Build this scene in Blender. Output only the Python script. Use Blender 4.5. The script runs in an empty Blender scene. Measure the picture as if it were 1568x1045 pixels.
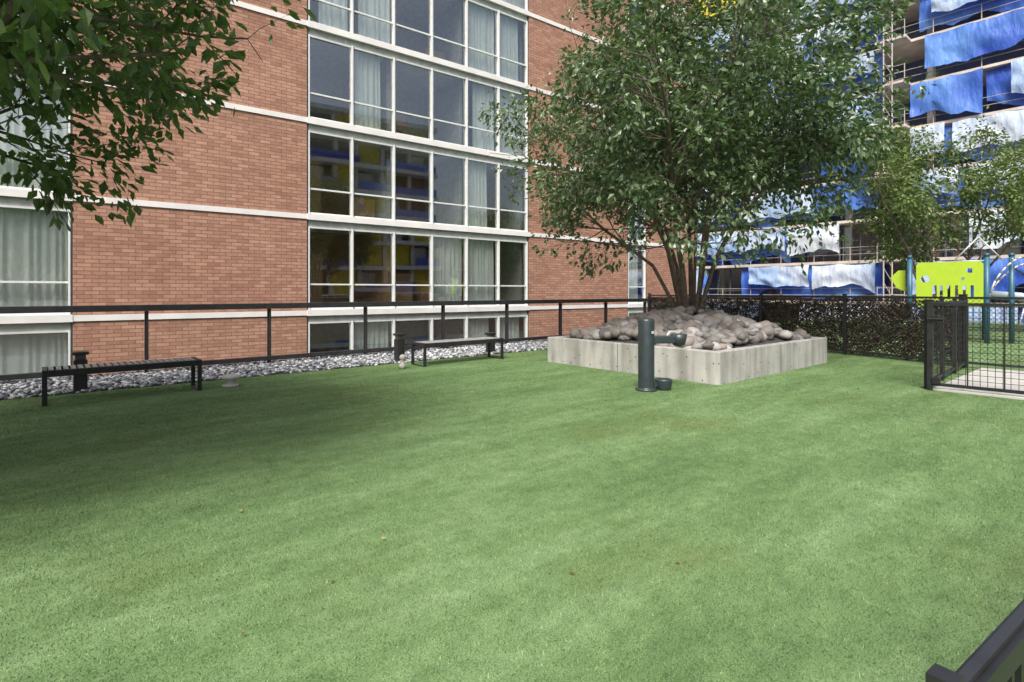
import bpy, math, random
import numpy as np
from mathutils import Vector, Matrix, noise
random.seed(7); np.random.seed(7)
R=random.random
def U(a,b): return a+(b-a)*R()
sc=bpy.context.scene
# ------------------------------------------------------------ materials
def nmat(name):
    m=bpy.data.materials.new(name); m.use_nodes=True
    nt=m.node_tree; b=nt.nodes['Principled BSDF']
    return m,nt,b
def L(nt,a,b): nt.links.new(a,b)
def ramp(nt,fac,stops):
    r=nt.nodes.new('ShaderNodeValToRGB')
    e=r.color_ramp.elements
    while len(e)<len(stops): e.new(.5)
    for i,(p,c) in enumerate(stops):
        e[i].position=p; e[i].color=(*c,1)
    L(nt,fac,r.inputs[0]); return r.outputs[0]
def noi(nt,scale,detail=4,vec=None,rough=.5):
    n=nt.nodes.new('ShaderNodeTexNoise'); n.inputs['Scale'].default_value=scale
    n.inputs['Detail'].default_value=detail; n.inputs['Roughness'].default_value=rough
    if vec is not None: L(nt,vec,n.inputs['Vector'])
    return n.outputs['Fac']
def mixc(nt,fac,a,b,mode='MIX'):
    m=nt.nodes.new('ShaderNodeMix'); m.data_type='RGBA'; m.blend_type=mode
    for i,v in ((0,fac),(6,a),(7,b)):
        if isinstance(v,(int,float)): m.inputs[i].default_value=v
        elif isinstance(v,tuple): m.inputs[i].default_value=(*v,1)
        else: L(nt,v,m.inputs[i])
    return m.outputs[2]
def bump(nt,b,h,dist=.01,st=.5):
    n=nt.nodes.new('ShaderNodeBump'); n.inputs['Distance'].default_value=dist; n.inputs['Strength'].default_value=st
    L(nt,h,n.inputs['Height']); L(nt,n.outputs[0],b.inputs['Normal'])
def objco(nt): return nt.nodes.new('ShaderNodeTexCoord').outputs['Object']
def simple(name,c,rough=.6,metal=0,var=.15,scale=6,bmp=0,spec=.5):
    m,nt,b=nmat(name)
    f=noi(nt,scale,3,objco(nt))
    lo=tuple(x*(1-var) for x in c); hi=tuple(min(1,x*(1+var)) for x in c)
    L(nt,ramp(nt,f,[(.3,lo),(.7,hi)]),b.inputs['Base Color'])
    b.inputs['Roughness'].default_value=rough; b.inputs['Metallic'].default_value=metal
    b.inputs['Specular IOR Level'].default_value=spec
    if bmp: bump(nt,b,noi(nt,scale*12,3,objco(nt)),.01,bmp)
    return m
def island(name,stops,rough=.6,bmp=0,transl=0,spec=.5):
    m,nt,b=nmat(name)
    g=nt.nodes.new('ShaderNodeNewGeometry')
    col=ramp(nt,g.outputs['Random Per Island'],stops)
    L(nt,col,b.inputs['Base Color']); b.inputs['Roughness'].default_value=rough
    b.inputs['Specular IOR Level'].default_value=spec
    if bmp: bump(nt,b,noi(nt,25,4,objco(nt)),.01,bmp)
    if transl:
        t=nt.nodes.new('ShaderNodeBsdfTranslucent'); L(nt,mixc(nt,.5,col,(.22,.42,.06)),t.inputs[0])
        ms=nt.nodes.new('ShaderNodeMixShader'); ms.inputs[0].default_value=transl
        L(nt,b.outputs[0],ms.inputs[1]); L(nt,t.outputs[0],ms.inputs[2])
        L(nt,ms.outputs[0],nt.nodes['Material Output'].inputs[0])
    return m
def glass(name,tint,lo,hi,wob=.12):
    m=bpy.data.materials.new(name); m.use_nodes=True; nt=m.node_tree; nt.nodes.clear()
    o=nt.nodes.new('ShaderNodeOutputMaterial'); ms=nt.nodes.new('ShaderNodeMixShader')
    f=nt.nodes.new('ShaderNodeFresnel'); f.inputs[0].default_value=1.5
    mr=nt.nodes.new('ShaderNodeMapRange'); mr.inputs[1].default_value=.04; mr.inputs[2].default_value=.7; mr.inputs[3].default_value=lo; mr.inputs[4].default_value=hi
    L(nt,f.outputs[0],mr.inputs[0])
    t=nt.nodes.new('ShaderNodeBsdfTransparent'); t.inputs[0].default_value=(*tint,1)
    g=nt.nodes.new('ShaderNodeBsdfGlossy'); g.inputs['Roughness'].default_value=.0
    n=nt.nodes.new('ShaderNodeBump'); n.inputs['Distance'].default_value=.02; n.inputs['Strength'].default_value=wob
    L(nt,noi(nt,.9,1,objco(nt)),n.inputs['Height']); L(nt,n.outputs[0],g.inputs['Normal'])
    L(nt,mr.outputs[0],ms.inputs[0]); L(nt,t.outputs[0],ms.inputs[1]); L(nt,g.outputs[0],ms.inputs[2]); L(nt,ms.outputs[0],o.inputs[0])
    return m
def brickmat():
    m,nt,b=nmat('brick'); co=objco(nt)
    s=nt.nodes.new('ShaderNodeSeparateXYZ'); L(nt,co,s.inputs[0])
    c=nt.nodes.new('ShaderNodeCombineXYZ'); L(nt,s.outputs[0],c.inputs[0]); L(nt,s.outputs[2],c.inputs[1])
    t=nt.nodes.new('ShaderNodeTexBrick'); L(nt,c.outputs[0],t.inputs['Vector'])
    t.inputs['Color1'].default_value=(.53,.31,.22,1); t.inputs['Color2'].default_value=(.36,.195,.135,1)
    t.inputs['Mortar'].default_value=(.23,.14,.105,1)
    t.inputs['Scale'].default_value=1; t.inputs['Mortar Size'].default_value=.009
    t.inputs['Mortar Smooth'].default_value=.1; t.inputs['Brick Width'].default_value=.30; t.inputs['Row Height'].default_value=.098
    col=mixc(nt,.7,t.outputs[0],ramp(nt,noi(nt,.3,5,co,.6),[(.3,(.76,.68,.66)),(.7,(1.0,1.0,1.0))]),'MULTIPLY')
    col=mixc(nt,.6,col,ramp(nt,noi(nt,5,3,c.outputs[0]),[(.3,(.72,.70,.68)),(.6,(1,1,1))]),'MULTIPLY')
    L(nt,col,b.inputs['Base Color']); b.inputs['Roughness'].default_value=.85
    bump(nt,b,t.outputs['Fac'],-.008,.5)
    return m
def turfmat(name,blade=False,k=1.0):
    m,nt,b=nmat(name)
    g=nt.nodes.new('ShaderNodeNewGeometry'); pos=g.outputs['Position']
    mp=nt.nodes.new('ShaderNodeMapping'); L(nt,pos,mp.inputs[0]); mp.inputs['Rotation'].default_value=(0,0,math.radians(-12)); mp.inputs['Scale'].default_value=(.5,1.8,1)
    big=ramp(nt,noi(nt,.9,7,mp.outputs[0],.75),[(.33,(.098*k,.172*k,.068*k)),(.5,(.142*k,.234*k,.100*k)),(.67,(.200*k,.305*k,.155*k))])
    tan=noi(nt,.45,4,pos,.6)
    col=mixc(nt,ramp(nt,tan,[(.54,(0,0,0)),(.70,(.65,.65,.65))]),big,(.120*k,.160*k,.050*k))
    mid=noi(nt,7,4,pos,.75)
    col=mixc(nt,1.0,col,ramp(nt,mid,[(.3,(.78,.81,.76)),(.7,(1.16,1.14,1.14))]),'MULTIPLY')
    if blade:
        r=ramp(nt,g.outputs['Random Per Island'],[(0,(.55,.60,.50)),(.5,(.95,1.0,.92)),(.85,(1.22,1.18,1.15)),(1,(1.9,1.75,1.85))])
        col=mixc(nt,1.0,col,r,'MULTIPLY')
    else:
        f=noi(nt,140,2,pos,.7)
        col=mixc(nt,1.0,col,ramp(nt,f,[(.35,(.55,.57,.52)),(.65,(1.3,1.28,1.26))]),'MULTIPLY')
    L(nt,col,b.inputs['Base Color']); b.inputs['Roughness'].default_value=.6 if blade else .9
    b.inputs['Specular IOR Level'].default_value=.35
    return m
def concrete():
    m,nt,b=nmat('concrete'); co=objco(nt)
    a=ramp(nt,noi(nt,1.6,6,co,.65),[(.3,(.36,.36,.35)),(.7,(.54,.54,.525))])
    v=nt.nodes.new('ShaderNodeTexVoronoi'); v.inputs['Scale'].default_value=9; L(nt,co,v.inputs['Vector'])
    holes=ramp(nt,v.outputs['Distance'],[(.09,(.15,.15,.14)),(.15,(1,1,1))])
    a=mixc(nt,.9,a,holes,'MULTIPLY')
    mp=nt.nodes.new('ShaderNodeMapping'); L(nt,co,mp.inputs[0]); mp.inputs['Scale'].default_value=(6,6,.7)
    st=ramp(nt,noi(nt,1,5,mp.outputs[0]),[(.35,(.55,.55,.52)),(.6,(1,1,1))])
    a=mixc(nt,.8,a,st,'MULTIPLY')
    L(nt,a,b.inputs['Base Color']); b.inputs['Roughness'].default_value=.85
    bump(nt,b,noi(nt,30,4,co),.01,.3); return m

M={}
M['brick']=brickmat()
M['white']=simple('white_paint',(.76,.76,.75),.5,0,.08,1.5)
M['alu']=simple('frame_aluminium',(.70,.74,.74),.4,.0,.06)
M['gasket']=simple('dark_frame',(.05,.055,.06),.5)
M['header']=simple('header_panel',(.46,.49,.46),.5)
M['glass']=glass('window_glass',(.95,1,.98),.34,.8,.07)
M['rglass']=glass('railing_glass',(.98,.99,.985),.03,.5,0)
M['curtain']=simple('curtain',(.90,.94,.92),.9,0,.04)
M['room']=simple('room_wall',(.55,.57,.54),.9)
M['wood']=simple('room_wood',(.42,.25,.12),.7)
M['ceil']=simple('room_ceiling',(.75,.75,.72),.9)
M['black']=simple('black_steel',(.020,.021,.023),.42,0,.3,8)
M['rail']=simple('railing_steel',(.030,.031,.035),.38,0,.25,8)
M['slat']=simple('bench_slat',(.30,.30,.305),.4,0,.25,10)
M['conc']=concrete()
M['slab']=simple('slab_concrete',(.36,.35,.33),.85,0,.2,2,.2)
M['paver']=simple('paver',(.46,.46,.44),.8,0,.12,3,.2)
M['asphalt']=simple('asphalt',(.055,.055,.057),.9,0,.2,3,.2)
M['bark']=simple('bark',(.13,.105,.085),.85,0,.4,14,.6)
M['fount']=simple('fountain_paint',(.032,.046,.052),.35,0,.2,8)
M['steel']=simple('galvanised',(.55,.57,.60),.4,.3,.1)
M['greyrail']=simple('grey_rail',(.10,.105,.11),.5)
M['rock']=island('river_rock',[(0,(.11,.105,.10)),(.3,(.19,.18,.17)),(.55,(.26,.23,.21)),(.8,(.23,.235,.24)),(1,(.40,.385,.37))],.75,.5)
M['pebble']=island('pebble',[(0,(.05,.055,.07)),(.35,(.14,.155,.18)),(.65,(.32,.345,.37)),(1,(.68,.69,.69))],.6)
M['gravelbed']=simple('pebble_bed',(.06,.06,.065),.9,0,.4,20,.5)
M['leaf']=island('leaf',[(0,(.042,.080,.036)),(.4,(.072,.125,.056)),(.75,(.11,.175,.08)),(1,(.18,.25,.12))],.36,0,.22,.7)
M['leafn']=island('leaf_near',[(0,(.05,.09,.028)),(.5,(.085,.15,.042)),(.85,(.12,.20,.055)),(1,(.17,.26,.08))],.36,0,.3,.7)
M['leafy']=island('leaf_yellow',[(0,(.07,.115,.035)),(.5,(.125,.185,.06)),(1,(.22,.27,.09))],.45,0,.25,.5)
M['litter']=island('dry_leaf',[(0,(.12,.09,.03)),(.5,(.20,.17,.06)),(1,(.26,.27,.10))],.7)
M['twig']=island('dry_vine',[(0,(.02,.016,.014)),(.5,(.07,.055,.04)),(.85,(.16,.125,.09)),(1,(.36,.30,.22))],.9)
M['turf']=turfmat('artificial_turf'); M['blade']=turfmat('turf_blade',True,1.05); M['lawn2']=turfmat('playground_turf',False,1.1)
M['lime']=simple('lime_plastic',(.36,.52,.03),.4,0,.04)
M['bluepost']=simple('blue_post',(.035,.12,.20),.4)
M['slide']=simple('slide_plastic',(.35,.42,.50),.35,0,.05)
M['mast']=simple('mast_steel',(.45,.42,.38),.5,0,.1,1)
M['cslab']=simple('slab_edge',(.60,.54,.48),.85,0,.2,1)
M['dark']=simple('dark_interior',(.16,.20,.32),.9)
M['core']=simple('recess_shade',(.05,.055,.06),.4,0,.3,.3)  # near-black colour carries the shade of the opposite tower's recessed balconies
M['yellow']=simple('yellow_sheathing',(.66,.56,.04),.7,0,.1,1)
def tarp(name,a,b2,wk):
    m,nt,b=nmat(name); co=objco(nt)
    f=noi(nt,.16,2,co,.4)
    col=ramp(nt,f,[(.42,a),(.60,b2)])
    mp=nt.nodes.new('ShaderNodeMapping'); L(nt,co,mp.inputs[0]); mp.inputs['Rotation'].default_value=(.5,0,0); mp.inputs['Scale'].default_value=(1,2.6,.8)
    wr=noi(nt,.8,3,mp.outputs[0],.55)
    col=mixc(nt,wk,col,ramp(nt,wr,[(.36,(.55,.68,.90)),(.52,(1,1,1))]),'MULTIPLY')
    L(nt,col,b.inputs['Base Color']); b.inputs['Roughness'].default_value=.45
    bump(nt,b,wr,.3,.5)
    t=nt.nodes.new('ShaderNodeBsdfTranslucent'); L(nt,col,t.inputs[0])
    ms=nt.nodes.new('ShaderNodeMixShader'); ms.inputs[0].default_value=.2
    L(nt,b.outputs[0],ms.inputs[1]); L(nt,t.outputs[0],ms.inputs[2]); L(nt,ms.outputs[0],nt.nodes['Material Output'].inputs[0])
    return m
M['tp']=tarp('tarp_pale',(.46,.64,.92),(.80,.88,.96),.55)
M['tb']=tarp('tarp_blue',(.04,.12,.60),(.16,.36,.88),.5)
# ------------------------------------------------------------ mesh builder
class MB:
    def __init__(s): s.v=[]; s.f=[]
    def add(s,vs,fs):
        o=len(s.v); s.v+= [tuple(v) for v in vs]; s.f+= [tuple(i+o for i in f) for f in fs]
    def box(s,x0,y0,z0,x1,y1,z1,T=None):
        vs=[Vector(p) for p in ((x0,y0,z0),(x1,y0,z0),(x1,y1,z0),(x0,y1,z0),(x0,y0,z1),(x1,y0,z1),(x1,y1,z1),(x0,y1,z1))]
        if T is not None: vs=[T@v for v in vs]
        s.add(vs,[(0,3,2,1),(4,5,6,7),(0,1,5,4),(1,2,6,5),(2,3,7,6),(3,0,4,7)])
    def tube(s,p0,p1,r0,r1=None,n=6,caps=True):
        if r1 is None: r1=r0
        p0=Vector(p0);p1=Vector(p1); d=p1-p0
        if d.length<1e-6: return
        d.normalize(); a=d.cross(Vector((0,0,1)))
        if a.length<.01: a=d.cross(Vector((1,0,0)))
        a.normalize(); b=d.cross(a); vs=[]
        for p,r in ((p0,r0),(p1,r1)):
            for i in range(n):
                t=2*math.pi*i/n; vs.append(p+a*math.cos(t)*r+b*math.sin(t)*r)
        fs=[(i,(i+1)%n,n+(i+1)%n,n+i) for i in range(n)]
        if caps: fs+=[tuple(range(n))[::-1],tuple(range(n,2*n))]
        s.add(vs,fs)
    def path(s,pts,r,n=8):
        for a,b in zip(pts[:-1],pts[1:]): s.tube(a,b,r,r,n)
    def lathe(s,c,prof,n=24):
        vs=[];m=len(prof)
        for r,z in prof:
            for i in range(n):
                t=2*math.pi*i/n; vs.append((c[0]+r*math.cos(t),c[1]+r*math.sin(t),c[2]+z))
        fs=[(j*n+i,j*n+(i+1)%n,(j+1)*n+(i+1)%n,(j+1)*n+i) for j in range(m-1) for i in range(n)]
        fs+=[tuple(range(n))[::-1],tuple(range((m-1)*n,m*n))]
        s.add(vs,fs)
    def obj(s,name,mat,parent=None,smooth=False,bevel=0,local=False):
        me=bpy.data.meshes.new(name); me.from_pydata(s.v,[],s.f); me.update()
        me.materials.append(M[mat]); o=bpy.data.objects.new(name,me); sc.collection.objects.link(o)
        if smooth: me.polygons.foreach_set('use_smooth',[True]*len(me.polygons))
        if bevel:
            md=o.modifiers.new('b','BEVEL'); md.width=bevel; md.segments=2; md.limit_method='ANGLE'
        if parent is not None:
            o.parent=parent
            if not local: o.matrix_parent_inverse=Matrix.Translation(-Vector(parent.location))
        return o
def empty(name,loc=(0,0,0),rz=0):
    e=bpy.data.objects.new(name,None); e.location=loc; e.rotation_euler=(0,0,rz); e.empty_display_size=.3
    sc.collection.objects.link(e); return e
# ------------------------------------------------------------ ground, deck
b=MB(); b.add([(-600,-600,-8),(600,-600,-8),(600,600,-8),(-600,600,-8)],[(0,1,2,3)]); b.obj('ground','asphalt')
b=MB(); b.box(-25,-14,-.7,32,11.15,-.03); b.obj('terrace_deck','slab')
turf=MB(); turf.add([(-25,-14,0),(12.45,-14,0),(12.6,3,0),(14.6,9.35,0),(-25,9.35,0)],[(0,1,2,3,4)]); turf=turf.obj('artificial_turf','turf')
b=MB(); b.add([(12.46,-14,.004),(32,-14,.004),(32,11.1,.004),(15,11.1,.004),(14.65,9.35,.004),(12.62,3,.004)],[(0,1,2,3,4,5)]); b.obj('playground_lawn','lawn2')
b=MB(); b.box(-25,9.35,-.028,14.7,11.12,-.008); b.obj('pebble_bed','gravelbed')
def patch(seed,n=9000):
    rs=np.random.RandomState(seed)
    xy=rs.uniform(-.5,.5,(n,2)); a=rs.uniform(0,2*np.pi,n); h=rs.uniform(.006,.015,n); w=rs.uniform(.0012,.0022,n)
    ln=rs.uniform(.2,1.1,n)*h; la=rs.uniform(0,2*np.pi,n)
    v=np.zeros((n,3,3))
    v[:,0,0]=xy[:,0]-np.cos(a)*w; v[:,0,1]=xy[:,1]-np.sin(a)*w
    v[:,1,0]=xy[:,0]+np.cos(a)*w; v[:,1,1]=xy[:,1]+np.sin(a)*w
    v[:,2,0]=xy[:,0]+np.cos(la)*ln; v[:,2,1]=xy[:,1]+np.sin(la)*ln; v[:,2,2]=h
    me=bpy.data.meshes.new('turf_patch'); me.from_pydata(v.reshape(-1,3).tolist(),[],np.arange(3*n).reshape(-1,3).tolist())
    me.materials.append(M['blade']); return me
patches=[patch(i) for i in range(5)]
fw=Vector((.648,.7615)); rt=Vector((.7615,-.648))
for ix in range(-3,13):
    for iy in range(-1,10):
        x=ix+.5; y=iy-.15
        if y>8.9 or y+.5>9.4: continue
        d=x*fw.x+y*fw.y; l=x*rt.x+y*rt.y
        if d<.6 or abs(l)>d*1.0+1.2: continue
        if 7.9<x<10.9 and 4.7<y<7.2: continue
        if x>9.6 and y<1.7: continue
        if x>12 and y<3: continue
        o=bpy.data.objects.new('turf_blades',random.choice(patches)); sc.collection.objects.link(o)
        o.location=(x,y,0); o.rotation_euler=(0,0,random.choice([0,1,2,3])*math.pi/2); o.parent=turf
import bmesh
def ico(sub):
    bm=bmesh.new(); bmesh.ops.create_icosphere(bm,subdivisions=sub,radius=1); bm.verts.ensure_lookup_table()
    v=np.array([x.co[:] for x in bm.verts]); f=np.array([[q.index for q in p.verts] for p in bm.faces]); bm.free(); return v,f
def blobs(name,mat,items,sub,rough,smooth=True,parent=None):
    v0,f0=ico(sub); V=[];F=[]; o=0
    for (c,s) in items:
        q=v0*(1+rough*np.random.uniform(-1,1,(len(v0),1)))
        k=np.random.normal(0,1,(3,3)); q=q*(1+.10*np.sin(v0@k*1.6).sum(1)[:,None]*(1 if sub>1 else .4))
        th=np.random.uniform(0,2*np.pi); s=np.array(s)
        q=q*s; tl=np.random.uniform(-.5,.5)
        q=np.stack([q[:,0],q[:,1]*math.cos(tl)-q[:,2]*math.sin(tl),q[:,1]*math.sin(tl)+q[:,2]*math.cos(tl)],1)
        q=np.stack([q[:,0]*math.cos(th)-q[:,1]*math.sin(th),q[:,0]*math.sin(th)+q[:,1]*math.cos(th),q[:,2]],1)+np.array(c)
        V.append(q);F.append(f0+o); o+=len(v0)
    m=MB(); m.v=np.concatenate(V).tolist(); m.f=np.concatenate(F).tolist()
    return m.obj(name,mat,parent,smooth)
it=[]
for i in range(14000):
    x=U(-3,14.6); y=U(9.38,11.08); s=U(.02,.040)
    it.append(((x,y,U(0,.03)),(s*U(.9,1.3),s,s*U(.5,.75))))
blobs('pebbles','pebble',it,1,.1)
def rocks(name,x0,x1,y0,y1,zb,zt,n,parent=None):
    it=[];cx=(x0+x1)/2;cy=(y0+y1)/2
    for i in range(n):
        x=U(x0+.1,x1-.1); y=U(y0+.1,y1-.1)
        r=math.hypot((x-cx)/((x1-x0)/2),(y-cy)/((y1-y0)/2))
        z=zb+(zt-zb)*max(0,1-r/1.1)**.75
        s=U(.055,.115)*(1.3 if R()<.2 else 1)
        it.append(((x,y,z+U(-.02,.10)),(s*U(.9,1.35),s*U(.8,1.1),s*U(.6,.95))))
    blobs(name,mat='rock',items=it,sub=2,rough=.03,smooth=True,parent=parent)
def planter(x0,y0,x1,y1,h,zt):
    e=empty('concrete_planter',((x0+x1)/2,(y0+y1)/2,0)); t=.15
    b=MB()
    vo=[(x0,y0),(x1,y0),(x1,y1),(x0,y1)]; vi=[(x0+t,y0+t),(x1-t,y0+t),(x1-t,y1-t),(x0+t,y1-t)]
    vs=[(p[0],p[1],z) for z in (-.02,h) for p in vo]+[(p[0],p[1],z) for z in (-.02,h) for p in vi]
    fs=[]
    for i in range(4):
        j=(i+1)%4
        fs+=[(i,j,4+j,4+i),(8+j,8+i,12+i,12+j),(4+i,4+j,12+j,12+i)]
    b.add(vs,fs); b.obj('wall','conc',e,bevel=.012)
    b=MB()
    xx=x0+(x1-x0)*.5; b.box(xx-.005,y0-.002,.0,xx+.005,y0+.004,h-.01)
    yy=y0+(y1-y0)*.52; b.box(x0-.002,yy-.005,0,x0+.004,yy+.005,h-.01)
    b.obj('joint','greyrail',e)
    n=22; b=MB(); vs=[]
    for j in range(n+1):
        for i in range(n+1):
            x=x0+t*.6+(x1-x0-1.2*t)*i/n; y=y0+t*.6+(y1-y0-1.2*t)*j/n
            r=math.hypot((x-(x0+x1)/2)/((x1-x0)/2),(y-(y0+y1)/2)/((y1-y0)/2))
            vs.append((x,y,h-.12+(zt-h)*max(0,1-r/1.1)**.75))
    b.add(vs,[(j*(n+1)+i,j*(n+1)+i+1,(j+1)*(n+1)+i+1,(j+1)*(n+1)+i) for j in range(n) for i in range(n)])
    b.obj('soil','gravelbed',e)
    rocks('river_rocks',x0+t,x1-t,y0+t,y1-t,h-.04,zt,int((x1-x0)*(y1-y0)*85),e)
planter(7.45,4.15,11.4,7.7,.48,.95)
planter(-3.1,4.4,-.9,6.4,.48,.7)
# ------------------------------------------------------------ trees
def leaves_mesh(name,P,D,size,mat,parent,seed,droop=.5):
    rs=np.random.RandomState(seed); n=len(P)
    D=D+rs.normal(0,.55,(n,3)); D[:,2]-=droop; D/=np.linalg.norm(D,axis=1)[:,None]
    N=rs.normal(0,.6,(n,3)); N[:,2]+=.9
    N-=D*(N*D).sum(1)[:,None]; N/=np.linalg.norm(N,axis=1)[:,None]+1e-9
    S=np.cross(D,N); l=size*rs.uniform(.65,1.25,n)[:,None]; w=l*.28
    v=np.zeros((n,6,3))
    v[:,0]=P; v[:,1]=P+D*l*.4-S*w; v[:,2]=P+D*l*.45-N*w*.45; v[:,3]=P+D*l*.4+S*w; v[:,4]=P+D*l-N*l*.18
    v[:,5]=P+D*l*.75+S*w*.6-N*l*.02
    b=MB(); b.v=v.reshape(-1,3).tolist()
    base=np.arange(n)[:,None]*6
    fs=[]
    for t in ([0,2,1],[0,3,2],[1,2,4]): fs+= (base+np.array(t)).tolist()
    fs+=(base+np.array([2,3,5,4])).tolist()
    b.f=fs
    return b.obj(name,mat,parent)
def make_tree(name,base,stems,inside,leafsize,mat,seed,lv,perleaf,maxleaf,leafok=lambda p:True,clump=.05):
    random.seed(seed)
    e=empty(name,base); W=MB(); P=[];D=[]
    ml=len(lv)
    def grow(p,d,length,r,level):
        nseg=[9,5,4,2][level]
        sl=length/nseg
        for i in range(nseg):
            w=lv[level]['wob']
            d=(d+Vector((U(-w,w),U(-w,w),U(-w,w)+lv[level]['up']))).normalized()
            if level==0 and i<2: q=p+(d*.55+Vector((0,0,.45))).normalized()*sl
            else: q=p+d*sl
            if level>0 and not inside(q): return
            if level==0 and i>4 and not inside(q): return
            ra=r*(1-.72*i/nseg); rb=r*(1-.72*(i+1)/nseg)
            W.tube(p,q,ra,rb,7 if level==0 else (5 if level==1 else 3),False)
            if level==ml-1:
                for k in range(perleaf):
                    o=Vector((random.gauss(0,clump),random.gauss(0,clump),random.gauss(0,clump)))*(leafsize/.08)
                    pp=p+(q-p)*R()+o
                    if leafok(pp): P.append(pp[:]); D.append((d+o.normalized()*.8)[:])
            if level<ml-1 and i>=lv[level]['start']:
                for k in range(lv[level]['n']):
                    if R()>lv[level].get('p',1): continue
                    a=Vector((random.gauss(0,1),random.gauss(0,1),random.gauss(0,1)+lv[level]['cz']))
                    a=(a-d*a.dot(d)).normalized()
                    an=math.radians(U(*lv[level]['ang']))
                    nd=d*math.cos(an)+a*math.sin(an)
                    grow(q,nd,lv[level+1]['len']*U(.7,1.25)*(1-.25*i/nseg),rb*.55,level+1)
            p=q
    for (off,d,ln,r) in stems: grow(Vector(base)+Vector(off),Vector(d).normalized(),ln,r,0)
    W.obj('trunk_and_limbs','bark',e,True)
    P=np.array(P);D=np.array(D); n0=len(P)
    if n0>maxleaf:
        ix=np.random.RandomState(seed).permutation(n0)[:maxleaf]; P=P[ix];D=D[ix]
    leaves_mesh('foliage',P,D,leafsize,mat,e,seed)
    return e
def env(c,r,rzu,rzd,amp,f,seed):
    c=Vector(c)
    def fn(p):
        q=p-c; rz=rzu if q.z>0 else rzd
        k=math.sqrt((q.x/r)**2+(q.y/r)**2+(q.z/rz)**2)
        if k<.15: return True
        dr=q.normalized()
        return k<1+amp*noise.noise(dr*f+Vector((seed,seed*2,0)))*2
    return fn
LV=[dict(wob=.10,up=.012,start=2,n=3,cz=-.25,ang=(30,70)),
    dict(len=1.9,wob=.14,up=.01,start=1,n=2,cz=0,ang=(25,60),p=.9),
    dict(len=.85,wob=.2,up=.0,start=0,n=2,cz=0,ang=(25,65),p=.55),
    dict(len=.42,wob=.25,up=-.08,start=0,n=0,cz=0,ang=(0,0))]
cb=(9.5,5.9,.75)
st=[]
for i in range(12):
    a=2*math.pi*i/12+U(-.25,.25); t=math.radians([8,24,40,18,46,14,34,44,22,36,30,12][i])
    st.append(((.12*math.cos(a),.12*math.sin(a),0),(math.sin(t)*math.cos(a),math.sin(t)*math.sin(a),math.cos(t)),U(5.6,6.8)*(1-.12*(t>.5)),U(.034,.055)))
void=lambda p: noise.noise(Vector((p.x*.75,p.y*.75,p.z*.95+5)))>-.30
make_tree('shade_tree',cb,st,env((9.2,6.0,4.05),3.55,3.6,2.5,.24,2.4,3),.115,'leaf',11,LV,6,46000,
   lambda p: not(p.z<2.7 and math.hypot(p.x-9.5,p.y-5.9)<.9) and p.z>1.65 and void(p))
lb=(-1.95,5.4,.55); st=[]
for i in range(10):
    a=2*math.pi*i/10+U(-.2,.2); t=math.radians([12,44,30,50,20,48,38,52,26,42][i])
    st.append(((.1*math.cos(a),.1*math.sin(a),0),(math.sin(t)*math.cos(a),math.sin(t)*math.sin(a),math.cos(t)),U(5.2,6.0),U(.04,.06)))
make_tree('shade_tree',lb,st,env((-1.80,5.55,3.85),3.22,2.9,2.05,.2,2.2,9),.115,'leafn',21,LV,8,48000,lambda p:p.z>1.95)
LV2=[dict(wob=.12,up=.02,start=2,n=3,cz=0,ang=(30,60)),
    dict(len=1.4,wob=.16,up=.03,start=1,n=2,cz=0,ang=(25,60),p=.85),
    dict(len=.7,wob=.22,up=.0,start=0,n=2,cz=0,ang=(25,65),p=.5),
    dict(len=.36,wob=.25,up=-.05,start=0,n=0,cz=0,ang=(0,0))]
def rtree(x,y,s,seed,r=2.6):
    st=[]
    for i in range(7):
        a=2*math.pi*i/7+U(-.25,.25); t=math.radians(U(12,46))
        st.append(((.08*math.cos(a),.08*math.sin(a),0),(math.sin(t)*math.cos(a),math.sin(t)*math.sin(a),math.cos(t)),U(4.8,5.6),U(.04,.06)))
    make_tree('young_tree',(x,y,.05),st,env((x,y,4.25),r,2.7,2.1,.24,2.2,seed),.125,'leafy',seed,LV2,6,15000,lambda p:p.z>1.9)
rtree(20.9,4.4,1,31,2.9)
rtree(24.5,1.4,1,33,2.8)
# ------------------------------------------------------------ brick building
be=empty('brick_apartment_building',(6.23,17.0,0),math.radians(-3))
bays=[(-25,-17),(-11.4,-5.62),(0,8.75),(14.7,16.05)]
edges=[-32]; 
for a,c in bays: edges+=[a,c]
edges.append(20)
zb=[.7+2.95*k for k in range(-3,8)]; Z0=-8; Z1=zb[-1]+1
b=MB()
for i in range(0,len(edges),2): b.box(edges[i],0,Z0,edges[i+1],.35,Z1)
b.box(edges[-1]-.35,.36,Z0,edges[-1],16,Z1); b.box(-32,.36,Z0,-31.65,16,Z1); b.box(-31.6,15.6,Z0,19.6,15.9,Z1)
b.obj('brick_walls','brick',be,local=True)
b=MB(); b.box(-32.05,-.05,Z1,20.05,16,Z1+.3); b.obj('roof_parapet','white',be,local=True)
bw=MB(); hd=MB(); al=MB(); gk=MB(); gl=MB(); cu=MB(); rm=MB(); ce=MB(); wd=MB()
for z in zb:
    for i in range(0,len(edges),2): bw.box(edges[i]-.0,-.035,z-.075,edges[i+1],-.001,z+.075)
    for a,c in bays:
        bw.box(a,-.05,z-.09,c,.30,z+.09)
        ce.box(a+.01,.31,z-.12,c-.01,5,z+.12)
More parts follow.
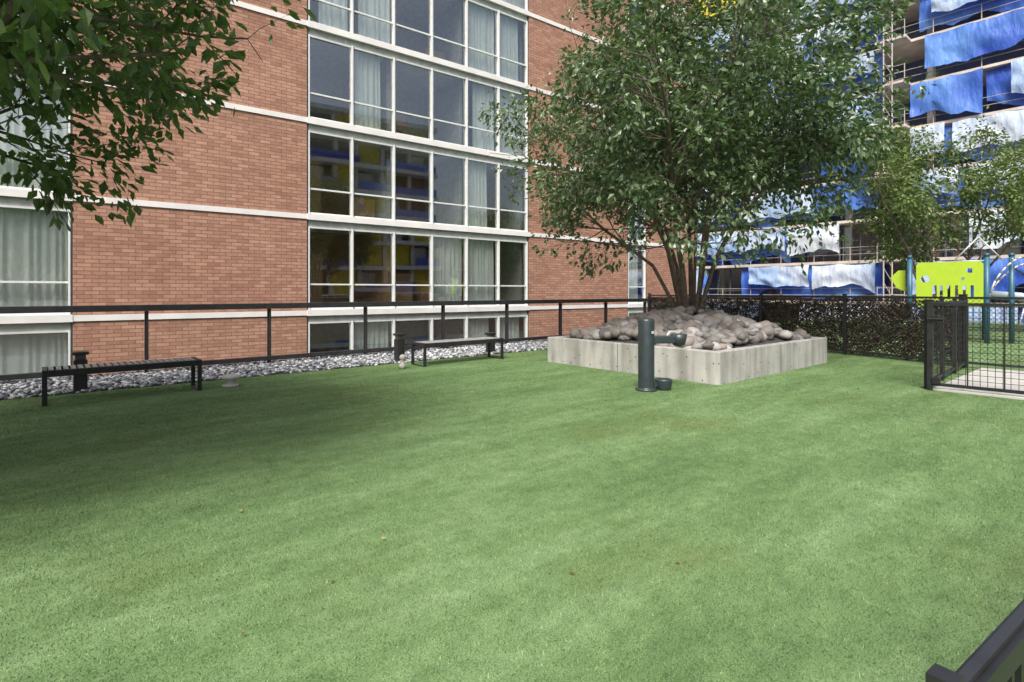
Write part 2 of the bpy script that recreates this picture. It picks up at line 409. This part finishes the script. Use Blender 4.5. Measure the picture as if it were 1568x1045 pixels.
for z,z2 in zip(zb[:-1],zb[1:]):
    lo=z+.09; hi=z2-.09
    for bi,(a,c) in enumerate(bays):
        n=max(1,round((c-a)/1.45)) if bi!=1 else 3
        if bi==3: n=1
        w=(c-a)/n
        hd.box(a+.03,.06,hi-.20,c-.03,.14,hi-.002)
        gk.box(a,.02,lo+.001,a+.045,.30,hi-.001); gk.box(c-.045,.02,lo+.001,c,.30,hi-.001)
        for k in range(n):
            x0=a+k*w; x1=x0+w; zt=z+.88
            for (za,zc) in ((lo+.02,zt-.02),(zt+.02,hi-.2)):
                t1=U(-.004,.004); t2=U(-.004,.004)
                gl.add([(x0+.05,.11+t1,za),(x1-.05,.11+t2,za),(x1-.05,.11+t2-t1,zc),(x0+.05,.11,zc)],[(0,1,2,3)])
            al.box(x0+.06,.05,zt-.024,x1-.06,.13,zt+.024)
            al.box(x0+.06,.05,lo+.001,x1-.06,.13,lo+.06); al.box(x0+.06,.05,hi-.25,x1-.06,.13,hi-.201)
            if k>0:
                al.box(x0-.045,.0,lo+.001,x0+.012,.15,hi-.203)
                gk.box(x0+.013,.03,lo+.001,x0+.040,.15,hi-.203)
            else: al.box(x0+.046,.01,lo+.001,x0+.09,.15,hi-.203)
            if k==n-1: al.box(x1-.09,.01,lo+.001,x1-.046,.15,hi-.203)
            full = bi==1 or bi==0
            pr=[.1,.97,.1,.2,.8,.45][k%6] if bi==2 else .6
            if 6<z<9 and k in (2,3): pr=0
            if z>6 and k>=4: pr=1  # curtains added to whiten these panes, standing in for bright sky reflection
            if z>9: pr=max(pr,.75)
            if full or R()<pr:
                if full: xa,xb=x0+.02,x1-.02
                else:
                    cov=U(.65,1); xa=x0+.04 if R()<.5 else x1-.04-w*cov; xb=xa+w*cov-.05
                m=int((xb-xa)/.022)+2; vs=[]; ph=U(0,6); am=.7*R()+.5
                for j in range(m):
                    x=xa+(xb-xa)*j/(m-1); yy=.26+am*(.05*math.sin(x*36+ph+2.2*math.sin(x*4.3+ph)+1.2*math.sin(x*11+ph*2)))+.025*math.sin(x*13+ph)
                    vs+=[(x,yy,lo+.05),(x+.01*math.sin(x*9),yy*.6+.13,hi-.12)]
                cu.add(vs,[(2*j,2*j+2,2*j+3,2*j+1) for j in range(m-1)])
        (wd if R()<.3 else rm).box(a,3.2,lo+.03,c,3.4,hi-.03)
        for k in range(0,n+1,2):
            x=a+k*w; (wd if R()<.35 else rm).box(x-.06 if k else x+.01,.5,lo+.03,x+.07,3.19,hi-.03)
        for k in range(n):
            if bi==2 and R()<.55:
                x=a+k*w+U(.1,.5); wd.box(x,1.2,lo+.03,x+U(.4,.9),1.8,lo+U(.8,1.9))
bw.obj('white_bands','white',be,local=True); hd.obj('header_panels','header',be,local=True)
al.obj('window_frames','alu',be,local=True); gk.obj('window_gaskets','gasket',be,local=True)
gl.obj('window_glass','glass',be,local=True); cu.obj('curtains','curtain',be,smooth=True,local=True)
rm.obj('room_walls','room',be,local=True); ce.obj('floor_slabs','ceil',be,local=True); wd.obj('room_furniture','wood',be,local=True)
# ------------------------------------------------------------ opposite building (mirrored in the glass)
oe=empty('opposite_apartment_building',(25,-30,0)); b=MB(); c2=MB(); d2=MB(); y2=MB(); g2=MB()
b.box(8,-44,-8,34,-31,22); b.obj('core','core',oe)
for k in range(11):
    z=-8+3*k; c2.box(7.8,-31,z,34.2,-29.0,z+.5)
    for x in np.arange(8,34,3.25):
        if z<21: c2.box(x-.2,-30.9,z+.51,x+.25,-30.3,z+2.99)
        q=R()
        if z>21: continue
        if q<.28: y2.box(x+.3,-30.6,z+.51,x+2.9,-30.4,z+2.99)
        elif q<.6: d2.box(x+.3,-30.6,z+.51,x+2.0,-30.45,z+2.7)
        if q>.4: g2.box(x,-29.1,z+.52,x+3.2,-29.05,z+1.4)
c2.obj('slabs','white',oe); y2.obj('sheathing','yellow',oe); d2.obj('panels','header',oe); g2.obj('balcony_panels','tb',oe)
# ------------------------------------------------------------ construction building
ce2=empty('building_under_construction',(46,10,-8))
core=MB(); core.box(49.5,-10,-8,62,31,33); core.obj('core','dark',ce2)
sl=MB(); col=MB(); pl=MB(); gr=MB(); TP={'tp':MB(),'tb':MB()}; yl=MB(); wn=MB(); wf=MB(); ms=MB()
random.seed(5)
def strip(key,y,w,top,h,sd,tie,off):
    nx_=max(8,int(w/.2)); nz=10; vs=[]
    for j in range(nz+1):
        for i in range(nx_+1):
            t=j/nz; yy=y+w*i/nx_
            q=noise.noise(Vector((yy*.6,t*1.2,sd))); q2=noise.noise(Vector((yy*1.6+t*2,t*2.2,sd+7))); q3=noise.noise(Vector((yy*4.5-t*3,t*4.0,sd+17)))
            hh=h*(1+.30*noise.noise(Vector((yy*.45,0,sd+3)))+.06*noise.noise(Vector((yy*2.5,0,sd))))
            sg=abs(math.sin(math.pi*(yy-y)/tie))
            vs.append((45.10-off-.22*(q+.35)*math.sin(math.pi*min(t+.05,1))-.16*q2*(t+.2)-.06*q3, yy, top-hh*t-.10*sg*(1-t)+.22*sg*t))
    TP[key].add(vs,[(j*(nx_+1)+i,j*(nx_+1)+i+1,(j+1)*(nx_+1)+i+1,(j+1)*(nx_+1)+i) for j in range(nz) for i in range(nx_)])
for k in range(14):
    z=-8.6+3*k
    sl.box(45.6,-10,z,49.4,31,z+.24)
    pl.box(45.35,-10,z+.02,45.58,31,z+.20)
    for y in np.arange(-10,31.1,5.1): col.box(46.6,y-.2,z+.25,47.0,y+.2,z+2.99)
    for y in np.arange(-10,31,2.5):
        gr.tube((45.45,y,z+.18),(45.45,y,z+1.25),.03,.03,4)
    for h in (.7,1.2): gr.tube((45.45,-10,z+h),(45.45,31,z+h),.02,.02,4)
    pl.box(44.1,11.2,z+.03,45.34,13.0,z+.2)
    for y in (11.3,12.9): gr.tube((44.2,y,z+.2),(44.2,y,z+1.3),.03,.03,4)
    for h in (.75,1.25): gr.tube((44.2,11.3,z+h),(44.2,12.9,z+h),.022,.022,4)
    y=-10
    while y<30.5:
        w=U(3.5,8); w=min(w,31-y)
        if y<13.0 and y+w>11.2:
            if y<10: w=11.2-y
            else: y=13.0; continue
        if R()<(.03 if k>4 else .24): y+=w*.5; continue
        a=R(); top=z+3.08-U(0,.08)
        if a<.62:
            strip('tb',y,w,top-.05,U(2.45,2.7),U(0,99),U(1.6,2.6),-.6)
            strip('tp',y+U(0,.4),w*U(.8,1),top,U(1.5,2.2),U(0,99),U(1.6,2.6),.0)
        elif a<.85: strip('tp',y,w,top,U(2.2,2.7),U(0,99),U(1.6,2.6),.0)
        else: strip('tb',y,w,top,U(2.0,2.7),U(0,99),U(1.6,2.6),.0)
        y+=w*U(.95,1.03)
    if k<5:
        for y in np.arange(-9.5,30,2.55):
            if R()<.8:
                wn.add([(46.4,y,z+.3),(46.4,y+2.3,z+.3),(46.4,y+2.3,z+2.9),(46.4,y,z+2.9)],[(0,3,2,1)])
                for yy in (y,y+1.15,y+2.3): wf.box(46.33,yy-.04,z+.25,46.45,yy+.04,z+2.95)
                wf.box(46.32,y,z+1.0,46.44,y+2.3,z+1.07)
for x in np.arange(16,31,1.25):
    yl.box(44.3,x,25.2,44.4,x+1.2,33)
ms.tube((43.8,11.9,-8),(43.8,11.9,33),.05,.05,5); ms.tube((43.8,12.4,-8),(43.8,12.4,33),.05,.05,5)
for z in np.arange(-8,32.5,1.0):
    ms.tube((43.8,11.9,z),(43.8,12.4,z+1),.02,.02,3)
sl.obj('slabs','cslab',ce2); col.obj('columns','slab',ce2); pl.obj('platforms','cslab',ce2); gr.obj('guard_rails','mast',ce2); ms.obj('hoist_mast','mast',ce2)
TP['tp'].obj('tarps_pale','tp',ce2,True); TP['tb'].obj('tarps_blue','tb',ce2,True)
yl.obj('sheathing','yellow',ce2); wn.obj('glass','glass',ce2); wf.obj('window_frames','greyrail',ce2)
# ------------------------------------------------------------ terrace railing
re=empty('terrace_railing',(5,10.85,0)); p=MB(); g=MB(); tr=MB()
xs=[1.35+1.93*k for k in range(-8,8)]
for i,x in enumerate(xs):
    p.box(x-.012,10.80,-.03,x+.012,10.90,1.03); p.box(x-.035,10.865,-.03,x-.014,10.89,1.03)
    p.box(x-.07,10.77,-.02,x+.07,10.94,.03)
    if i<len(xs)-1: g.add([(x+.06,10.85,.17),(xs[i+1]-.06,10.85,.17),(xs[i+1]-.06,10.85,1.0),(x+.06,10.85,1.0)],[(0,1,2,3)])
tr.box(xs[0]-.1,10.77,1.035,xs[-1]+.05,10.93,1.135)
tr.box(xs[0]-.1,10.81,.07,xs[-1]+.05,10.90,.15)
p.obj('posts','rail',re); g.obj('glass_panels','rglass',re); tr.obj('rails','rail',re,bevel=.006)
# ------------------------------------------------------------ benches
def bench(x0,x1,y0,y1,z=.42):
    e=empty('park_bench',((x0+x1)/2,(y0+y1)/2,0)); f=MB()
    for x in (x0,x1-.05):
        f.box(x,y0,0,x+.05,y0+.035,z-.045); f.box(x,y1-.035,0,x+.05,y1,z-.045)
        f.box(x,y0,z-.044,x+.05,y1,z+.002)
        f.box(x+.002,y0+.036,.0,x+.048,y1-.036,.02)
    f.box(x0+.052,y0+.002,z-.075,x1-.052,y0+.03,z-.002); f.box(x0+.052,y1-.03,z-.075,x1-.052,y1-.002,z-.002)
    f.obj('frame','black',e,bevel=.004)
    s=MB(); n=int((x1-x0-.1)/.07); w=(x1-x0-.11)/n
    for k in range(n):
        x=x0+.055+k*w; s.box(x+.006,y0+.032,z-.028,x+w-.016,y1-.032,z+.004)
    s.obj('seat_slats','slat',e,bevel=.003)
bench(.02,1.69,8.52,8.98); bench(5.24,7.08,8.58,9.04)
def bollard(x,y,h):
    e=empty('bollard_light',(x,y,0)); b=MB(); b.box(x-.075,y-.075,-.02,x+.075,y+.075,h-.11); b.box(x-.055,y-.055,h-.11,x+.055,y+.055,h-.04)
    b.box(x-.09,y-.09,h-.04,x+.09,y+.09,h); b.obj('body','black',e,bevel=.006)
    c=MB(); c.box(x-.058,y-.058,h-.10,x+.058,y+.058,h-.045); c.obj('lens','greyrail',e)
bollard(.42,9.5,.54); bollard(5.25,9.5,.55); bollard(7.55,9.6,.45)
fx,fy=6.33,4.6; e=empty('drinking_fountain',(fx,fy,0))
b=MB(); b.lathe((fx,fy,0),[(.15,0),(.15,.025),(.112,.03),(.11,.05),(.11,.95),(.104,.972),(.085,.985)],32)
b.obj('column','fount',e,True)
dr=Vector((.85,-.53,0)); nx=Vector((.53,.85,0)); A=Matrix(((dr.x,nx.x,0,fx),(dr.y,nx.y,0,fy),(0,0,1,0),(0,0,0,1)))
b=MB(); b.box(.09,-.055,.64,.40,.055,.745,A); b.obj('arm','fount',e,bevel=.015)
q=Vector((fx,fy,0))+dr*.47
b=MB(); b.lathe((q.x,q.y,0),[(.05,.60),(.085,.62),(.10,.68),(.115,.765),(.10,.765),(.085,.72),(.03,.70)],28); b.obj('basin','fount',e,True)
b=MB(); b.tube(Vector((fx,fy,.745))+dr*.3,Vector((fx,fy,.80))+dr*.34,.014,.012,8); b.tube(Vector((fx,fy,.80))+dr*.34,Vector((fx,fy,.80))+dr*.42,.012,.012,8); b.lathe((fx-.01,fy-.112,.80),[(.02,-.015),(.02,.015)],12); b.obj('spout','steel',e)
q=Vector((fx,fy,0))+dr*.25
b=MB(); b.lathe((q.x,q.y,0),[(.09,.0),(.10,.02),(.11,.08),(.118,.13),(.118,.15),(.10,.15),(.085,.10),(.02,.09)],28); b.obj('pet_bowl','fount',e,True)
b=MB(); b.box(.09,-.03,.05,.16,.03,.11,A); b.obj('pet_bowl_bracket','fount',e)
e=empty('vent_cap',(2.07,8.62,0)); b=MB(); b.lathe((2.07,8.62,0),[(.11,0),(.11,.035),(.055,.05),(.055,.09),(.13,.12),(.135,.145),(.09,.165),(.02,.17)],28); b.obj('cap','paver',e,True)
e=empty('garden_spotlight',(4.85,8.66,0)); b=MB(); b.lathe((4.85,8.66,0),[(.06,0),(.06,.07),(.035,.10),(.035,.16),(.06,.19),(.045,.235),(.015,.25)],20); b.obj('body','slab',e,True)
rs=np.random.RandomState(4); n=130
P=np.stack([rs.uniform(.5,11.5,n),rs.uniform(.8,9.2,n),np.full(n,.016)],1)
P=P[~((P[:,0]>7.4)&(P[:,1]>4.1)&(P[:,1]<7.7))]; D=rs.normal(0,1,(len(P),3)); D[:,2]*=.1
leaves_mesh('fallen_leaves',P,D,.03,'litter',None,2,0)
# ------------------------------------------------------------ fences
def fence(name,p0,p1,h,spacing,kind,post=.03,mat='black',wire=.0032,cell=.06,pick=0):
    p0=Vector((*p0,0));p1=Vector((*p1,0)); d=p1-p0; Ln=d.length; d.normalize(); nn=Vector((-d.y,d.x,0))
    A=Matrix(((d.x,nn.x,0,p0.x),(d.y,nn.y,0,p0.y),(0,0,1,0),(0,0,0,1)))
    e=empty(name,p0); f=MB(); n=max(1,round(Ln/spacing))
    for i in range(n+1):
        x=Ln*i/n; f.box(x-post,-post,-.02,x+post,post,h+.03,A)
        f.box(x-post-.008,-post-.008,h+.03,x+post+.008,post+.008,h+.045,A)
    for i in range(n):
        a=Ln*i/n+post; c=Ln*(i+1)/n-post
        f.box(a,-.018,h-.04,c,.018,h,A); f.box(a,-.018,.07,c,.018,.11,A)
        if pick:
            m=int((c-a)/pick)
            for k in range(1,m): x=a+(c-a)*k/m; f.box(x-.008,-.008,.111,x+.008,.008,h-.041,A)
    f.obj('frame',mat,e)
    w=MB(); zl,zh=.10,h-.03
    if kind=='diamond':
        H=zh-zl; x=-H
        while x<Ln:
            for s in (1,-1):
                xa,xb=(x,x+H) if s==1 else (x+H,x)
                za,zb_=zl,zh
                def cl(xv,zv,xo,zo,lim):
                    t=(lim-xv)/(xo-xv); return lim,zv+(zo-zv)*t
                if xa<0: xa,za=cl(xa,za,xb,zb_,0)
                if xa>Ln: xa,za=cl(xa,za,xb,zb_,Ln)
                if xb<0: xb,zb_=cl(xb,zb_,xa,za,0)
                if xb>Ln: xb,zb_=cl(xb,zb_,xa,za,Ln)
                w.tube(A@Vector((xa,.004*s,za)),A@Vector((xb,.004*s,zb_)),wire,wire,3,False)
            x+=cell
    elif kind=='grid':
        x=cell
        while x<Ln-.02: w.tube(A@Vector((x,.02,zl)),A@Vector((x,.02,zh)),wire,wire,4,False); x+=cell
        z=zl+cell
        while z<zh: w.tube(A@Vector((0,.025,z)),A@Vector((Ln,.025,z)),wire,wire,4,False); z+=cell*1.0
    if w.v: w.obj('wire_mesh',mat,e)
    return e,A,Ln
e,A,Ln=fence('mesh_fence',(14.9,10.7),(12.55,2.35),1.26,2.2,'diamond',.03,cell=.075,wire=.005)
random.seed(3)
v=MB()
for i in range(8000):
    x=U(0,Ln); z=U(.08,1.14); p=Vector((x,U(.03,.10),z)); an=U(0,6.28)
    for j in range(3):
        an+=U(-.7,.7); q=p+Vector((math.cos(an)*.09,U(-.02,.02),math.sin(an)*.07)); q.z=min(max(q.z,.03),1.18); q.x=min(max(q.x,0),Ln)
        v.tube(A@p,A@q,.0075,.006,3,False); p=q
v.obj('dry_vines','twig',e)
fence('mesh_fence',(12.55,2.3),(12.4,-8),1.26,2.1,'diamond',.03,cell=.08)
fence('mesh_fence',(9.38,2.14),(12.5,2.28),1.2,1.0,'grid',.025,cell=.10,wire=.003)
fence('metal_gate',(9.3,2.08),(9.38,.55),1.2,1.5,'grid',.032,cell=.075,wire=.0035,pick=.30)
fence('mesh_fence',(9.38,.5),(9.45,-.62),1.2,1.1,'grid',.03,cell=.075,wire=.0035)
ge=empty('gate_latch',(9.3,2.0,.95)); b=MB(); b.box(9.25,1.93,.93,9.29,2.05,1.02); b.box(9.25,1.96,.10,9.29,2.05,.18); b.tube((9.24,1.90,.98),(9.24,2.1,.98),.01,.01,8); b.obj('latch','black',ge)
e,A,Ln=fence('near_mesh_fence',(1.0,.206),(9.4,-.63),.75,1.43,'none',.010,cell=.05,wire=.003,pick=.055)
b=MB(); b.box(-.012,-.008,.752,Ln,.008,.762,A); b.obj('cap_rail','rail',e)
b=MB(); b.box(9.30,-.55,.0,12.4,2.05,.035); b.obj('gate_pavement','paver',bevel=.005)
fence('picket_railing',(25,11),(25,-8),1.18,2.2,'none',.035,mat='greyrail',pick=.14)
fence('picket_railing',(15.2,10.95),(24.9,10.95),1.15,1.95,'none',.03,mat='rail',pick=0)
# ------------------------------------------------------------ playground
e=empty('playground_structure',(19,4.0,0))
cx,cy=18.6,3.75
ax=Vector((.25,-.968,0)); ay=Vector((.968,.25,0))
A=Matrix(((ax.x,ay.x,0,cx),(ax.y,ay.y,0,cy),(0,0,1,0),(0,0,0,1)))
b=MB()
for x,y in ((-.85,0),(.78,0),(.85,1.3),(-.85,1.3),(1.3,.3)):
    b.tube(A@Vector((x,y,0)),A@Vector((x,y,2.28)),.06,.06,14); b.tube(A@Vector((x,y,2.28)),A@Vector((x,y,2.36)),.075,.04,14)
b.obj('posts','bluepost',e,True)
b=MB(); W=1.42; n=44; m=40; z0=.95; H=1.2
def hole(i,j):
    x=(i+.5)/n; z=(j+.5)/m
    for hx,hz,r in ((.14,.62,.07),(.80,.80,.045),(.70,.62,.03)):
        if (x-hx)**2+((z-hz)*.85)**2<r*r: return True
    if .20<z<.48 and .26<x<.92 and ((x-.26)/.11)%1<.45: return True
    return False
for j in range(m):
    i=0
    while i<n:
        if hole(i,j): i+=1; continue
        k=i
        while k<n and not hole(k,j): k+=1
        ins=.0
        if j in (0,m-1): ins=.05
        elif j in (1,m-2): ins=.02
        xa=-W/2+W*i/n+(ins if i==0 else 0); xb=-W/2+W*k/n-(ins if k==n else 0)
        b.box(xa,-.02,z0+H*j/m,xb,.02,z0+H*(j+1)/m,A); i=k
b.obj('activity_panel','lime',e)
b=MB(); b.box(-.8,.05,.95,.8,1.3,1.02,A); b.obj('platform','bluepost',e)
b=MB(); b.add([A@Vector(q) for q in ((-1.3,.25,1.75),(-1.15,.25,1.45),(-.95,.25,1.35),(-.95,.25,1.95),(-1.12,.25,1.95))],[(0,1,2,3,4)]); o=b.obj('side_panel','lime',e); md=o.modifiers.new('s','SOLIDIFY'); md.thickness=.04
b=MB()
vs=[]
pts=[(.9,1.15),(1.5,1.1),(2.2,.75),(2.9,.35),(3.5,.15),(3.9,.14)]
for px,pz in pts:
    for yy,dz in ((.3,.22),(.34,0),(.8,0),(.84,.22)): vs.append(A@Vector((px,yy,pz+dz)))
b.add(vs,[(k*4+i,k*4+i+1,k*4+4+i+1,k*4+4+i) for k in range(len(pts)-1) for i in range(3)]); o=b.obj('slide','slide',e,True); md=o.modifiers.new('s','SOLIDIFY'); md.thickness=.03
b=MB()
def arch(x0,y0,x1,y1,z,h,r=.022):
    pp=[A@Vector((x0+(x1-x0)*t,y0+(y1-y0)*t,z+h*math.sin(math.pi*t)**.7)) for t in [i/14 for i in range(15)]]; b.path(pp,r)
def bar(*pp): b.path([A@Vector(q) for q in pp],.018)
bar((.1,0,2.16),(.62,.1,2.8),(1.1,0,2.16)); bar((.62,.1,2.8),(.62,1.3,2.6)); bar((.1,0,2.16),(.8,0,2.16))
arch(.85,.1,2.3,.1,1.3,.95); arch(.85,.7,2.6,.7,1.1,1.0); arch(1.4,.1,3.0,.1,.4,1.5)
for x in (1.3,1.6,1.9): b.tube(A@Vector((x,.1,2.2)),A@Vector((x,.7,2.05)),.02,.02,8)
b.obj('climbing_bars','steel',e,True)
# ------------------------------------------------------------ light, world, camera
S=Vector((-.50,-.38,.78)).normalized()
sd=bpy.data.lights.new('sun','SUN'); sd.energy=4.4; sd.angle=math.radians(22); sd.color=(1,.955,.89)
so=bpy.data.objects.new('sun',sd); sc.collection.objects.link(so); so.rotation_euler=(-S).to_track_quat('-Z','Y').to_euler()
w=bpy.data.worlds.new('World'); sc.world=w; w.use_nodes=True; nt=w.node_tree
sky=nt.nodes.new('ShaderNodeTexSky'); sky.sky_type='NISHITA'; sky.sun_disc=False
sky.sun_elevation=math.asin(S.z); sky.sun_rotation=math.atan2(S.x,S.y); sky.dust_density=6; sky.air_density=1.0; sky.ozone_density=.6
nt.links.new(sky.outputs[0],nt.nodes['Background'].inputs[0]); nt.nodes['Background'].inputs[1].default_value=.15
cd=bpy.data.cameras.new('camera'); cam=bpy.data.objects.new('camera',cd); sc.collection.objects.link(cam)
cam.location=(0,0,1.35); cam.rotation_euler=(math.radians(90),0,math.radians(49.6-90)); cd.sensor_width=36; cd.lens=36*850/1568
cd.shift_y=-(522.5-447)/1568; cd.clip_end=2000; cd.clip_start=.02
sc.camera=cam
sc.view_settings.view_transform='Standard'; sc.view_settings.look='None'; sc.view_settings.exposure=0
